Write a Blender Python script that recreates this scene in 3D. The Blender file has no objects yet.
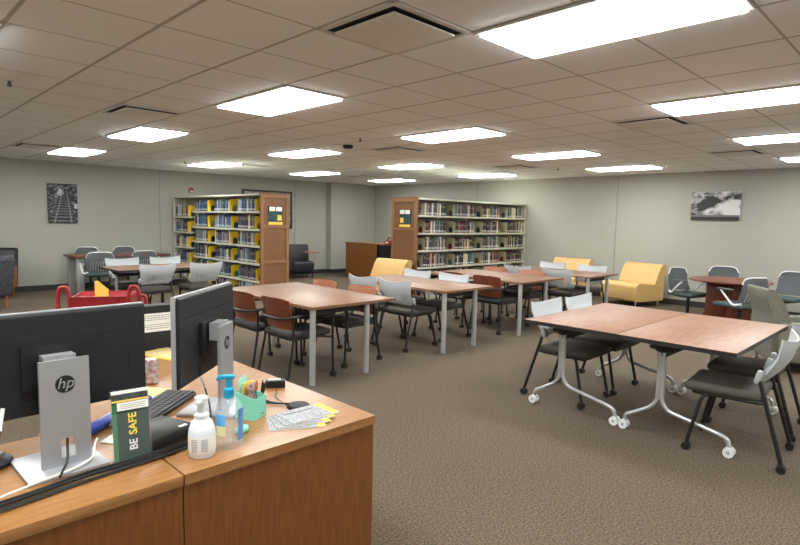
import bpy, bmesh, math, random
from mathutils import Vector, Matrix
random.seed(7)
scn = bpy.context.scene
COL = scn.collection
PI = math.pi
EYE, CE = 1.54, 2.585
XW, YW = 11.55, 12.89          # right wall, left wall
GX, GY, T = 1.2956, 2.5918, 0.6096   # ceiling grid

# ------------------------------------------------------------------ materials
def lin(c):
    return tuple((v/255/12.92 if v/255 <= .04045 else ((v/255+.055)/1.055)**2.4) for v in c) + (1.0,)
MATS = {}
def mat(name, c, rough=.5, metal=0., var=0., scale=20., stretch=(1,1,1), c2=None, bump=0., emit=0., trans=0., alpha=1., coat=0., spec=.5, coord='Object'):
    if name in MATS: return MATS[name]
    m = bpy.data.materials.new(name); m.use_nodes = True
    nt = m.node_tree; b = nt.nodes['Principled BSDF']
    b.inputs['Base Color'].default_value = lin(c); b.inputs['Roughness'].default_value = rough
    b.inputs['Metallic'].default_value = metal; b.inputs['Specular IOR Level'].default_value = spec
    if coat: b.inputs['Coat Weight'].default_value = coat; b.inputs['Coat Roughness'].default_value = .2
    if trans: b.inputs['Transmission Weight'].default_value = trans
    if alpha < 1: b.inputs['Alpha'].default_value = alpha
    if emit:
        b.inputs['Emission Color'].default_value = lin(c); b.inputs['Emission Strength'].default_value = emit
    if c2 or var or bump:
        tc = nt.nodes.new('ShaderNodeTexCoord'); mp = nt.nodes.new('ShaderNodeMapping')
        mp.inputs['Scale'].default_value = stretch
        nz = nt.nodes.new('ShaderNodeTexNoise'); nz.inputs['Scale'].default_value = scale; nz.inputs['Detail'].default_value = 4
        nt.links.new(tc.outputs[coord], mp.inputs[0]); nt.links.new(mp.outputs[0], nz.inputs['Vector'])
        if c2 or var:
            r = nt.nodes.new('ShaderNodeValToRGB')
            a = lin(c); d = lin(c2) if c2 else tuple(v*(1-var) for v in a[:3])+(1,)
            r.color_ramp.elements[0].position = .35; r.color_ramp.elements[1].position = .65
            r.color_ramp.elements[0].color = d; r.color_ramp.elements[1].color = a
            nt.links.new(nz.outputs['Fac'], r.inputs[0]); nt.links.new(r.outputs[0], b.inputs['Base Color'])
        if bump:
            bp = nt.nodes.new('ShaderNodeBump'); bp.inputs['Strength'].default_value = bump; bp.inputs['Distance'].default_value = .01
            nt.links.new(nz.outputs['Fac'], bp.inputs['Height']); nt.links.new(bp.outputs[0], b.inputs['Normal'])
    MATS[name] = m; return m

wall_m = mat('wall paint', (166,166,155), .85, var=.05, scale=.6)
base_m = mat('dark baseboard', (42,44,46), .6)
seam_m = mat('wall seam', (135,136,127), .8)
carpet_m = mat('carpet', (112,98,80), .95, c2=(60,50,39), scale=85, bump=.5)
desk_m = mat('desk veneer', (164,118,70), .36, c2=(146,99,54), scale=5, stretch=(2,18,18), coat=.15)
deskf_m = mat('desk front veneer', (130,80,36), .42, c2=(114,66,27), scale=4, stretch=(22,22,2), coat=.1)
tbl_m = mat('walnut laminate', (130,94,68), .42, c2=(112,78,53), scale=5, stretch=(14,2,14))
flip_m = mat('pink walnut laminate', (154,113,90), .42, c2=(132,93,72), scale=4, stretch=(2,14,14))
edge_m = mat('table edge wood', (128,92,68), .4)
blk_edge = mat('black edge', (32,29,28), .5)
panel_m = mat('bookcase oak', (126,89,59), .45, c2=(113,76,48), scale=4, stretch=(16,16,2))
panelr_m = mat('bookcase oak lit rail', (146,105,71), .45, c2=(134,92,59), scale=4, stretch=(16,16,2))  # same oak lightened for the rails, relief shading put into the colour
redw_m = mat('mahogany', (122,66,46), .35, c2=(100,50,34), scale=4, stretch=(8,8,2))
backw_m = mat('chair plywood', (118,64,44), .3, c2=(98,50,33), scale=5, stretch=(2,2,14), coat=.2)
backf_m = mat('chair plywood lit front', (172,112,84), .28, c2=(152,94,68), scale=5, stretch=(2,2,14), coat=.2)  # lighter front veneer, with lamp glare on it mixed into the colour
shellg = mat('grey plastic shell', (192,198,202), .38)
greyp = mat('grey plastic', (165,170,172), .45)
blk = mat('black metal', (24,24,25), .45)
blkp = mat('black plastic', (22,23,25), .4)
seat_m = mat('charcoal upholstery', (78,73,68), .8, var=.35, scale=160, bump=.2)
seatp_m = mat('patterned black upholstery', (74,72,70), .85, c2=(30,30,30), scale=140, bump=.2)
teal_m = mat('dark teal upholstery', (72,86,86), .85, var=.2, scale=120)
mesh_m = mat('charcoal mesh', (92,95,99), .7, var=.15, scale=200)
white_m = mat('white plastic', (225,228,228), .4)
legm = mat('satin grey leg', (178,180,180), .35, metal=.3)
alum = mat('silver tube', (190,192,194), .28, metal=.55)
caster_m = mat('caster black', (30,28,27), .5)
yel_m = mat('yellow vinyl', (212,174,112), .5, var=.06, scale=8)
leather_m = mat('black leather', (26,28,33), .4, var=.2, scale=60, bump=.1)
woven_m = mat('dark woven fabric', (84,86,92), .9, c2=(22,24,28), scale=38, stretch=(1,1,2))
green_m = mat('grey green upholstery', (128,128,115), .9, c2=(100,100,88), scale=90, bump=.2)
orange_w = mat('orange wood', (170,92,48), .4, c2=(150,78,38), scale=5, stretch=(8,8,2))
shelf_m = mat('cream shelf metal', (205,204,186), .5)
shelfb_m = mat('bookcase back metal', (150,150,134), .7)
gap_m = mat('dark recess', (30,28,27), .8)
red_m = mat('red painted steel', (146,30,34), .38, coat=.2)
silver = mat('brushed silver', (176,178,182), .35, metal=.5, var=.08, scale=30, stretch=(1,1,30))
mon_m = mat('monitor black', (19,21,27), .5)
paper = mat('paper', (232,231,226), .8)
ink = mat('ink', (128,128,130), .8)
inkb = mat('black ink', (18,18,20), .6)
yelp = mat('yellow paper', (236,200,92), .7)
cream = mat('manila paper', (222,205,150), .8)
mint = mat('mint card', (126,206,184), .5)
mintf = mat('mint folder', (160,222,205), .5)
clearp = mat('clear plastic', (214,226,232), .12, alpha=.2)
acryl = mat('clear acrylic', (235,240,242), .08, alpha=.035)
bluec = mat('turquoise pump', (30,150,190), .35)
bluel = mat('blue label', (90,140,200), .5)
whitegel = mat('translucent white bottle', (226,232,238), .35)
blue_m = mat('blue gel', (30,66,165), .25, coat=.4)
greenc = mat('dark green card', (18,48,36), .5)
greenl = mat('green card', (44,112,66), .5)
ceil_w = mat('white fixture frame', (208,206,202), .6)
ceil_v = mat('vent plate', (226,224,220), .6)
lamp_m = mat('light diffuser', (250,252,250), .5, emit=24)
can_m = mat('printed can', (196,190,190), .3, metal=.4, c2=(160,104,108), scale=42)
frame_dark = mat('picture frame black', (30,28,28), .4)

def ceiling_material():
    m = bpy.data.materials.new('ceiling tiles'); m.use_nodes = True
    nt = m.node_tree; b = nt.nodes['Principled BSDF']; b.inputs['Roughness'].default_value = .9
    tc = nt.nodes.new('ShaderNodeTexCoord'); sp = nt.nodes.new('ShaderNodeSeparateXYZ')
    nt.links.new(tc.outputs['Object'], sp.inputs[0])
    def line(sock, off, w):
        def mth(op, a, v=None, s2=None):
            n = nt.nodes.new('ShaderNodeMath'); n.operation = op
            nt.links.new(a, n.inputs[0])
            if s2: nt.links.new(s2, n.inputs[1])
            elif v is not None: n.inputs[1].default_value = v
            return n.outputs[0]
        a = mth('SUBTRACT', sock, off); a = mth('DIVIDE', a, T); a = mth('FRACT', a)
        a = mth('SUBTRACT', a, .5); a = mth('ABSOLUTE', a); return mth('GREATER_THAN', a, .5-w/2/T)
    l1 = line(sp.outputs[0], GX, .024); l2 = line(sp.outputs[1], GY, .014)
    mx = nt.nodes.new('ShaderNodeMath'); mx.operation = 'MAXIMUM'
    nt.links.new(l1, mx.inputs[0]); nt.links.new(l2, mx.inputs[1])
    nz = nt.nodes.new('ShaderNodeTexNoise'); nz.inputs['Scale'].default_value = 120
    nt.links.new(tc.outputs['Object'], nz.inputs['Vector'])
    r = nt.nodes.new('ShaderNodeValToRGB'); r.color_ramp.elements[0].color = lin((240,242,244)); r.color_ramp.elements[1].color = lin((247,249,251))
    nt.links.new(nz.outputs['Fac'], r.inputs[0])
    mix = nt.nodes.new('ShaderNodeMix'); mix.data_type = 'RGBA'
    nt.links.new(mx.outputs[0], mix.inputs['Factor']); nt.links.new(r.outputs[0], mix.inputs['A'])
    mix.inputs['B'].default_value = lin((186,184,182))
    nt.links.new(mix.outputs['Result'], b.inputs['Base Color'])
    return m
ceil_m = ceiling_material()

# ------------------------------------------------------------------ mesh helpers
class MB:
    def __init__(s): s.bm = bmesh.new(); s.mi = 0; s.mats = []
    def use(s, m):
        if m not in s.mats: s.mats.append(m)
        s.mi = s.mats.index(m); return s
    def _fin(s, geom_faces):
        for f in geom_faces: f.material_index = s.mi
    def box(s, c, d, bev=0., rz=0., M=None, seg=2):
        n0 = set(s.bm.faces)
        r = bmesh.ops.create_cube(s.bm, size=1.0)
        vs = r['verts']
        bmesh.ops.scale(s.bm, vec=d, verts=vs)
        if bev:
            es = list({e for v in vs for e in v.link_edges})
            bmesh.ops.bevel(s.bm, geom=es, offset=min(bev, min(d)*.49), segments=seg, profile=.5, affect='EDGES')
        fs = [f for f in s.bm.faces if f not in n0]
        vv = list({v for f in fs for v in f.verts})
        mt = Matrix.Translation(c) @ (Matrix.Rotation(rz, 4, 'Z') if M is None else M)
        bmesh.ops.transform(s.bm, matrix=mt, verts=vv)
        s._fin(fs); return s
    def b2(s, x0, x1, y0, y1, z0, z1, bev=0.):
        return s.box(((x0+x1)/2, (y0+y1)/2, (z0+z1)/2), (abs(x1-x0), abs(y1-y0), abs(z1-z0)), bev)
    def cyl(s, a, b, r, r2=None, seg=16):
        a = Vector(a); b = Vector(b); d = b-a
        n0 = set(s.bm.faces)
        M = Matrix.Translation((a+b)/2) @ d.to_track_quat('Z', 'Y').to_matrix().to_4x4()
        bmesh.ops.create_cone(s.bm, cap_ends=True, segments=seg, radius1=r, radius2=r if r2 is None else r2, depth=d.length, matrix=M)
        s._fin([f for f in s.bm.faces if f not in n0]); return s
    def sph(s, c, r, sc=(1,1,1), u=12, v=8):
        n0 = set(s.bm.faces)
        bmesh.ops.create_uvsphere(s.bm, u_segments=u, v_segments=v, radius=r, matrix=Matrix.Translation(c) @ Matrix.Diagonal((*sc, 1)))
        s._fin([f for f in s.bm.faces if f not in n0]); return s
    def tube(s, pts, r, fil=.05, seg=8, flat=1.):
        P = [Vector(p) for p in pts]; path = [P[0]]
        for i in range(1, len(P)-1):
            a, b, c = P[i-1], P[i], P[i+1]
            f = min(fil, (b-a).length*.45, (c-b).length*.45)
            p0 = b+(a-b).normalized()*f; p1 = b+(c-b).normalized()*f
            for k in range(6):
                t = k/5; path.append(p0*(1-t)**2 + b*2*t*(1-t) + p1*t*t)
        path.append(P[-1])
        rings = []; up = None
        for i, p in enumerate(path):
            d = (path[min(i+1, len(path)-1)]-path[max(i-1, 0)]).normalized()
            if up is None:
                up = Vector((0,0,1)) if abs(d.z) < .9 else Vector((1,0,0))
            x = d.cross(up).normalized(); up = x.cross(d).normalized()
            rings.append([s.bm.verts.new(p + (x*math.cos(2*PI*k/seg) + up*math.sin(2*PI*k/seg)*flat)*r) for k in range(seg)])
        fs = []
        for i in range(len(rings)-1):
            for k in range(seg):
                fs.append(s.bm.faces.new((rings[i][k], rings[i][(k+1)%seg], rings[i+1][(k+1)%seg], rings[i+1][k])))
        fs.append(s.bm.faces.new(rings[0][::-1])); fs.append(s.bm.faces.new(rings[-1]))
        s._fin(fs); return s
    def prism(s, poly, axis, a, b):
        # poly of 2-D points extruded along axis from a to b
        def P(u, v, w):
            return {'x': (w,u,v), 'y': (u,w,v), 'z': (u,v,w)}[axis]
        v0 = [s.bm.verts.new(P(u,v,a)) for u,v in poly]; v1 = [s.bm.verts.new(P(u,v,b)) for u,v in poly]
        n = len(poly); fs = [s.bm.faces.new(v0), s.bm.faces.new(v1[::-1])]
        for i in range(n): fs.append(s.bm.faces.new((v0[i], v0[(i+1)%n], v1[(i+1)%n], v1[i])))
        s._fin(fs); return s
    def lathe(s, prof, c=(0,0,0), seg=24):
        rings = []
        for r, z in prof:
            rings.append([s.bm.verts.new((c[0]+max(r,.0004)*math.cos(2*PI*k/seg), c[1]+max(r,.0004)*math.sin(2*PI*k/seg), c[2]+z)) for k in range(seg)])
        fs = []
        for i in range(len(rings)-1):
            for k in range(seg):
                fs.append(s.bm.faces.new((rings[i][k], rings[i][(k+1)%seg], rings[i+1][(k+1)%seg], rings[i+1][k])))
        fs.append(s.bm.faces.new(rings[0][::-1])); fs.append(s.bm.faces.new(rings[-1]))
        s._fin(fs); return s
    def grid(s, fn, nu, nv, skip=None, th=.01):
        # thick curved sheet; fn(u in -1..1, v in 0..1) -> point ; skip(i,j) drops a cell (a real slot)
        g = [[Vector(fn(-1+2*i/nu, j/nv)) for j in range(nv+1)] for i in range(nu+1)]
        def nrm(i, j):
            a = g[min(i+1,nu)][j]-g[max(i-1,0)][j]; b = g[i][min(j+1,nv)]-g[i][max(j-1,0)]
            return a.cross(b).normalized()
        F = [[s.bm.verts.new(g[i][j]+nrm(i,j)*th/2) for j in range(nv+1)] for i in range(nu+1)]
        B = [[s.bm.verts.new(g[i][j]-nrm(i,j)*th/2) for j in range(nv+1)] for i in range(nu+1)]
        ok = lambda i, j: 0 <= i < nu and 0 <= j < nv and not (skip and skip(i, j))
        fs = []
        for i in range(nu):
            for j in range(nv):
                if not ok(i, j): continue
                q = [(i,j),(i+1,j),(i+1,j+1),(i,j+1)]
                fs.append(s.bm.faces.new([F[a][b] for a,b in q])); fs.append(s.bm.faces.new([B[a][b] for a,b in q[::-1]]))
                for (p, r, di, dj) in ((q[0],q[1],0,-1),(q[1],q[2],1,0),(q[2],q[3],0,1),(q[3],q[0],-1,0)):
                    if not ok(i+di, j+dj):
                        fs.append(s.bm.faces.new((F[r[0]][r[1]], F[p[0]][p[1]], B[p[0]][p[1]], B[r[0]][r[1]])))
        s._fin(fs); return s
    def build(s, name, m=None, parent=None, smooth=True, ang=40):
        if m is not None and not s.mats: s.mats = [m]
        me = bpy.data.meshes.new(name)
        bmesh.ops.recalc_face_normals(s.bm, faces=s.bm.faces)
        for f in s.bm.faces: f.smooth = smooth
        if smooth:
            lim = math.radians(ang)
            for e in s.bm.edges:
                if len(e.link_faces) == 2 and e.calc_face_angle(0) > lim: e.smooth = False
        s.bm.to_mesh(me); s.bm.free()
        bad = [v for v in s.mats]
        for mm in bad: me.materials.append(mm)
        o = bpy.data.objects.new(name, me); COL.objects.link(o)
        if parent: o.parent = parent
        return o

def tag(o, label=None, cat=None, group=None, kind=None):
    if label: o['label'] = label
    if cat: o['category'] = cat
    if group: o['group'] = group
    if kind: o['kind'] = kind
    return o
def thing(name, label, cat, loc=(0,0,0), rz=0., group=None):
    o = bpy.data.objects.new(name, None); COL.objects.link(o); o.empty_display_size = .1
    o.location = loc; o.rotation_euler = (0,0,rz)
    return tag(o, label, cat, group)
def struct(name, mb, m=None, parent=None, label=None):
    o = mb.build(name, m, parent, smooth=False); o['kind'] = 'structure'
    if label: o['label'] = label
    return o
KIDS = {}
def copy_tree(o, parent=None):
    c = o.copy(); COL.objects.link(c)
    if parent: c.parent = parent
    for ch in list(o.children): copy_tree(ch, c)
    return c
def place(proto, loc, rz, label, group=None):
    o = proto if not proto.get('_used') else copy_tree(proto)
    proto['_used'] = 1
    o.location = loc; o.rotation_euler = (0,0,rz); o['label'] = label
    if group: o['group'] = group
    return o
def text(name, body, size, m, parent, M, ext=.0008, shear=0., align='CENTER'):
    cu = bpy.data.curves.new(name, 'FONT'); cu.body = body; cu.size = size; cu.extrude = ext; cu.shear = shear
    cu.offset = .0006 if body.isupper() else 0; cu.align_x = align; cu.align_y = 'CENTER'; cu.materials.append(m)
    tmp = bpy.data.objects.new('tmp_text', cu); COL.objects.link(tmp); bpy.context.view_layer.update()
    me = bpy.data.meshes.new_from_object(tmp.evaluated_get(bpy.context.evaluated_depsgraph_get())); bpy.data.objects.remove(tmp)
    me.materials.clear(); me.materials.append(m)
    o = bpy.data.objects.new(name, me); COL.objects.link(o); o.parent = parent; o.matrix_local = M
    return o
def face_dir(dx, dy): return math.atan2(-dx, dy)      # rz so that local +Y points along (dx,dy)

# ------------------------------------------------------------------ room shell
X0, Y0 = -3.2, -3.2
struct('floor', MB().b2(X0, XW, Y0, YW, -.1, 0), carpet_m)
struct('ceiling', MB().b2(X0, XW, Y0, YW, CE, CE+.08), ceil_m)
struct('wall_left', MB().b2(X0-.1, XW+.1, YW, YW+.1, 0, CE), wall_m)
struct('wall_right', MB().b2(XW, XW+.1, Y0-.1, YW, 0, CE), wall_m)
struct('wall_back', MB().b2(X0-.1, X0, Y0-.1, YW, 0, CE), wall_m)
struct('wall_near', MB().b2(X0, XW, Y0-.1, Y0, 0, CE), wall_m)
struct('wall_corner', MB().b2(9.87, XW, 12.68, YW, 0, CE), wall_m)
struct('baseboard_left', MB().b2(X0, 9.85, YW-.015, YW, 0, .11), base_m)
struct('baseboard_right', MB().b2(XW-.015, XW, Y0, 12.66, 0, .11), base_m)
struct('baseboard_corner', MB().b2(9.855, XW-.02, 12.665, 12.68, 0, .11).b2(9.855, 9.87, 12.68, YW-.016, 0, .11), base_m)
for k, x in enumerate((1.46, 5.13, 8.79)):
    struct('trim_%d' % (k+1), MB().b2(x-.006, x+.006, YW-.006, YW, .11, CE), seam_m)
for k, y in enumerate((1.6, 5.13, 8.8)):
    struct('trim_%d' % (k+4), MB().b2(XW-.006, XW, y-.006, y+.006, .11, CE), seam_m)
struct('trim_7', MB().b2(X0, XW-.022, YW-.022, YW, CE-.012, CE).b2(XW-.022, XW, Y0, YW, CE-.012, CE), ceil_w)

# ------------------------------------------------------------------ ceiling fixtures
def make_light():
    t = thing('ceiling_light', '', 'ceiling light')
    f = MB().use(ceil_w); w, l = T-.012, 2*T-.012; a = .022
    f.b2(-w/2, w/2, -l/2, -l/2+a, -.014, 0).b2(-w/2, w/2, l/2-a, l/2, -.014, 0)
    f.b2(-w/2, -w/2+a, -l/2+a, l/2-a, -.014, 0).b2(w/2-a, w/2, -l/2+a, l/2-a, -.014, 0)
    f.build('frame', None, t, smooth=False)
    MB().b2(-w/2+a+.002, w/2-a-.002, -l/2+a+.002, l/2-a-.002, -.026, -.001).build('diffuser', lamp_m, t, smooth=False)  # lens hangs below the frame; its glowing sides add fill on the ceiling
    return t
light0 = make_light()
LN = {(2,-3): 'largest bright ceiling panel, at the top right edge of the photo',
 (2,2): 'bright ceiling panel above the brown chair table, left of the square plaque vent',
 (2,7): 'bright ceiling panel above the left grey chair table, second of the left row',
 (2,12): 'bright ceiling panel near the left wall above the railway picture',
 (6,-3): 'long bright ceiling panel cut by the right edge, second below the largest',
 (6,2): 'bright ceiling panel in the middle of the room above the grey chair tables',
 (6,7): 'bright ceiling panel right of the left bookcase top, left of the smoke detector',
 (6,12): 'bright ceiling panel by the left wall over the left bookcase',
 (10,-3): 'bright ceiling panel cut by the right edge above the cloud picture',
 (10,2): 'bright ceiling panel above the farther tables, left of the right wall panel',
 (10,7): 'bright ceiling panel above the end of the right bookcase',
 (10,12): 'small bright ceiling panel above the black leather armchair',
 (14,-3): 'bright ceiling panel lowest at the right edge of the photo, by the right wall',
 (14,2): 'bright ceiling panel along the right wall above the yellow chairs',
 (14,7): 'bright ceiling panel washing the right wall above the right bookcase',
 (14,12): 'smallest bright ceiling panel in the far corner of the room',
 (-2,2): 'bright ceiling panel just cut by the top left edge of the photo'}
for (i, j), lab in LN.items():
    place(light0, (GX+(i+.5)*T, GY+(j+1)*T, CE), 0, lab, 'recessed ceiling light panels')
for (i, j) in ((-2,-3),(-6,2),(-6,-3),(-2,7),(-2,12),(2,-8),(6,-8),(10,-8),(-6,7),(14,-8),(-2,-8)):
    place(light0, (GX+(i+.5)*T, GY+(j+1)*T, CE), 0, 'bright ceiling panel beyond the edge of the photo', 'recessed ceiling light panels')

def make_vent():
    t = thing('ceiling_vent', '', 'vent'); w = T-.01
    f = MB().use(ceil_w)
    for (x0,x1,y0,y1) in ((-w/2,w/2,-w/2,-w/2+.03),(-w/2,w/2,w/2-.03,w/2),(-w/2,-w/2+.03,-w/2,w/2),(w/2-.03,w/2,-w/2,w/2)):
        f.b2(x0,x1,y0,y1,-.012,0)
    f.build('frame', None, t, smooth=False)
    MB().b2(-w/2+.03, w/2-.03, -w/2+.03, w/2-.03, -.004, -.001).build('recess', gap_m, t, smooth=False)
    MB().box((0,0,-.022), (.47,.47,.012), .004).build('plate', ceil_v, t)
    return t
vent0 = make_vent()
for (i, j, lab) in ((1,-1,'largest square ceiling vent, left of the largest light panel'),(1,5,'square ceiling vent between the two left light panels'),
    (7,-1,'square ceiling vent right of centre, below the long right light panel'),(7,5,'square ceiling vent behind the smoke detector in mid room'),
    (12,-1,'faint square ceiling vent above the cloud picture on the right wall'),(12,5,'small square ceiling vent above the right bookcase end'),
    (7,12,'thin square ceiling vent right of the light over the left bookcase'),(1,12,'thin square ceiling vent at the left, left of the light above the railway picture'),
    (12,12,'smallest square ceiling vent near the far corner')):
    place(vent0, (GX+(i+.5)*T, GY+(j+.5)*T, CE), 0, lab, 'square ceiling vents')
o = MB().use(blkp).lathe([(.07,0),(.075,-.02),(.06,-.045),(.02,-.05)]).build('smoke_detector'); o.location = (GX+6.25*T, GY+5.9*T, CE)
tag(o, 'dark round smoke detector on the ceiling in mid room', 'smoke detector')
def make_spr():
    t = thing('sprinkler_head', '', 'sprinkler')
    MB().lathe([(.032,0),(.03,-.008),(.012,-.01)]).build('escutcheon', ceil_w, t)
    MB().cyl((0,0,-.008),(0,0,-.04),.007,seg=8).cyl((0,0,-.045),(0,0,-.048),.02,seg=12).tube([(-.012,0,-.02),(-.012,0,-.045)],.003,seg=6).tube([(.012,0,-.02),(.012,0,-.045)],.003,seg=6).build('deflector', blk, t)
    return t
spr0 = make_spr()
for (i, j, lab) in ((-.5,4.6,'sprinkler head on the ceiling at the far left of the photo'),(5.67,4.8,'sprinkler head beside the smoke detector'),
    (5.5,12.9,'sprinkler head near the left wall above the fire alarm'),(13.5,4.6,'tiny sprinkler head near the right wall')):
    place(spr0, (GX+i*T, GY+j*T, CE), 0, lab, 'ceiling sprinkler heads')

# ------------------------------------------------------------------ things on the walls
def picture_material(name, kind):
    m = bpy.data.materials.new(name); m.use_nodes = True
    nt = m.node_tree; b = nt.nodes['Principled BSDF']; b.inputs['Roughness'].default_value = .6
    tc = nt.nodes.new('ShaderNodeTexCoord'); mp = nt.nodes.new('ShaderNodeMapping'); nt.links.new(tc.outputs['Object'], mp.inputs[0])
    nz = nt.nodes.new('ShaderNodeTexNoise'); nz.inputs['Detail'].default_value = 8
    r = nt.nodes.new('ShaderNodeValToRGB')
    if kind == 'cloud':
        nz.inputs['Scale'].default_value = 2.6; nz.inputs['Distortion'].default_value = .25; nz.inputs['Roughness'].default_value = .62
        mp.inputs['Scale'].default_value = (1, 1, 1.5); mp.inputs['Location'].default_value = (2.3, .4, 4.6)
        r.color_ramp.elements[0].position = .42; r.color_ramp.elements[1].position = .56
    else:
        nz.inputs['Scale'].default_value = 16; mp.inputs['Scale'].default_value = (1, 1, 1.2)
        r.color_ramp.elements[0].position = .46; r.color_ramp.elements[1].position = .66
    r.color_ramp.elements[0].color = lin((38,38,42)); r.color_ramp.elements[1].color = lin((214,214,214) if kind == 'cloud' else (128,130,134))
    nt.links.new(mp.outputs[0], nz.inputs['Vector']); nt.links.new(nz.outputs['Fac'], r.inputs[0]); nt.links.new(r.outputs[0], b.inputs['Base Color'])
    return m
t = thing('canvas_picture', 'black and white railway track canvas print on the left wall', 'picture', (3.18, YW, 1.75))
MB().box((0,-.02,0), (.53,.036,.79), .004).build('canvas', picture_material('track print', 'track'), t)
lr = mat('print light grey', (128,130,134), .6); dk = mat('print dark', (34,34,38), .6)
p = MB().use(dk)
p.prism([(-.24,-.385),(.22,-.385),(.1,.3),(-.02,.3)], 'y', -.0395, -.039)
p.use(mat('print tie grey', (112,114,118), .6, c2=(72,74,78), scale=30))
for k in range(12):
    q = (k/12)**.85; z = -.365+.64*q; f = 1-q*.74; cx = -.005+.045*q
    p.prism([(cx-.215*f,z),(cx+.205*f,z-.006),(cx+.205*f,z+.032*f),(cx-.215*f,z+.034*f)], 'y', -.0405, -.040)
p.use(lr).prism([(-.17,-.385),(-.145,-.385),(.022,.3),(.012,.3)], 'y', -.0415, -.041).prism([(.135,-.385),(.16,-.385),(.075,.3),(.066,.3)], 'y', -.0415, -.041)
p.use(mat('print white', (186,188,190), .6)).prism([(-.1,.2),(-.03,.14),(.02,.2),(.0,.27),(-.06,.3)], 'y', -.0402, -.0395).b2(.2,.26,-.0402,-.0395,-.1,.0)
p.build('rails_image', None, t, smooth=False)
t = thing('canvas_picture', 'black and white storm cloud canvas print on the right wall', 'picture', (XW, 3.25, 1.93))
MB().box((-.02,0,0), (.036,.83,.53), .004).build('canvas', picture_material('cloud print', 'cloud'), t)
MB().use(dk).b2(-.0395,-.039,-.41,.41,-.262,-.2).use(mat('print mid', (108,108,112), .6)).b2(-.0395,-.039,-.41,.41,-.2,-.165).build('horizon_image', None, t, smooth=False)
o = MB().tube([(XW-.006,3.3,1.5),(XW-.006,3.22,1.56),(XW-.006,3.1,1.62),(XW-.006,3.02,1.66)], .003, seg=6).tube([(XW-.006,3.43,1.55),(XW-.006,3.4,1.49),(XW-.006,3.33,1.46),(XW-.006,3.28,1.47)], .003, seg=6).build('wall_wire', greyp)
tag(o, 'thin loose wire on the wall under the cloud picture', 'wire')
t = thing('fire_alarm', 'small red fire alarm strobe on left wall above the bookcase', 'alarm', (5.86, YW, 2.15))
MB().box((0,-.0225,0), (.11,.045,.12), .012).build('housing', red_m, t)
MB().box((0,-.055,-.025), (.07,.03,.035), .008).build('strobe_lens', white_m, t)
t = thing('framed_poster', 'black framed poster on left wall behind the left bookcase', 'picture', (7.93, YW, 1.76))
MB().b2(-.75,.75,-.03,-.002,.45,.5).b2(-.75,.75,-.03,-.002,-.5,-.45).b2(-.75,-.7,-.03,-.002,-.45,.45).b2(.7,.75,-.03,-.002,-.45,.45).build('frame', frame_dark, t, smooth=False)
MB().b2(-.7,.7,-.012,-.004,-.45,.45).build('print', mat('poster print', (168,166,160), .5, c2=(96,92,96), scale=6), t, smooth=False)

# ------------------------------------------------------------------ bookcases and books
BOOKCOLS = [('navy',(38,48,84)),('maroon',(104,40,46)),('dark green',(40,74,62)),('black',(34,33,36)),('tan',(172,150,116)),('grey',(126,128,130)),
            ('white',(214,212,206)),('blue',(58,98,148)),('teal',(62,118,122)),('red',(128,46,46)),('pale blue',(150,176,196)),('brown',(98,70,52)),('cream',(212,198,160)),('slate',(78,84,98))]
lab_m = mat('spine label', (236,234,228), .7)
pages_m = mat('page block', (220,212,192), .9)
def book_mesh(name, c):
    # unit book: x thickness 0..1, y depth 0 (spine) .. 1, z 0..1; hard covers, rounded spine, inset page block, white call-number label
    m = MB().use(mat('book cover '+name, c, .55))
    m.b2(0,.08,.03,1,0,1).b2(.92,1,.03,1,0,1)
    m.prism([(0,.03),(.12,.0),(.5,-.012),(.88,.0),(1,.03),(1,.06),(0,.06)], 'z', 0, 1)
    m.use(pages_m).b2(.08,.92,.06,.97,.015,.985)
    m.use(lab_m).prism([(.04,.012),(.5,-.018),(.96,.012),(.96,.02),(.5,.0),(.04,.02)], 'z', .09, .235)
    if name in ('black','maroon','navy','dark green'):
        m.use(mat('gilt title', (140,126,96), .6)).prism([(.15,-.002),(.5,-.016),(.85,-.002),(.85,.004),(.15,.004)], 'z', .66, .8)
    o = m.build('book', smooth=False); me = o.data; bpy.data.objects.remove(o); return me
BM = {n: book_mesh(n, c) for n, c in BOOKCOLS}
ORD = ['first','second','third','fourth','fifth','sixth']
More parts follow.
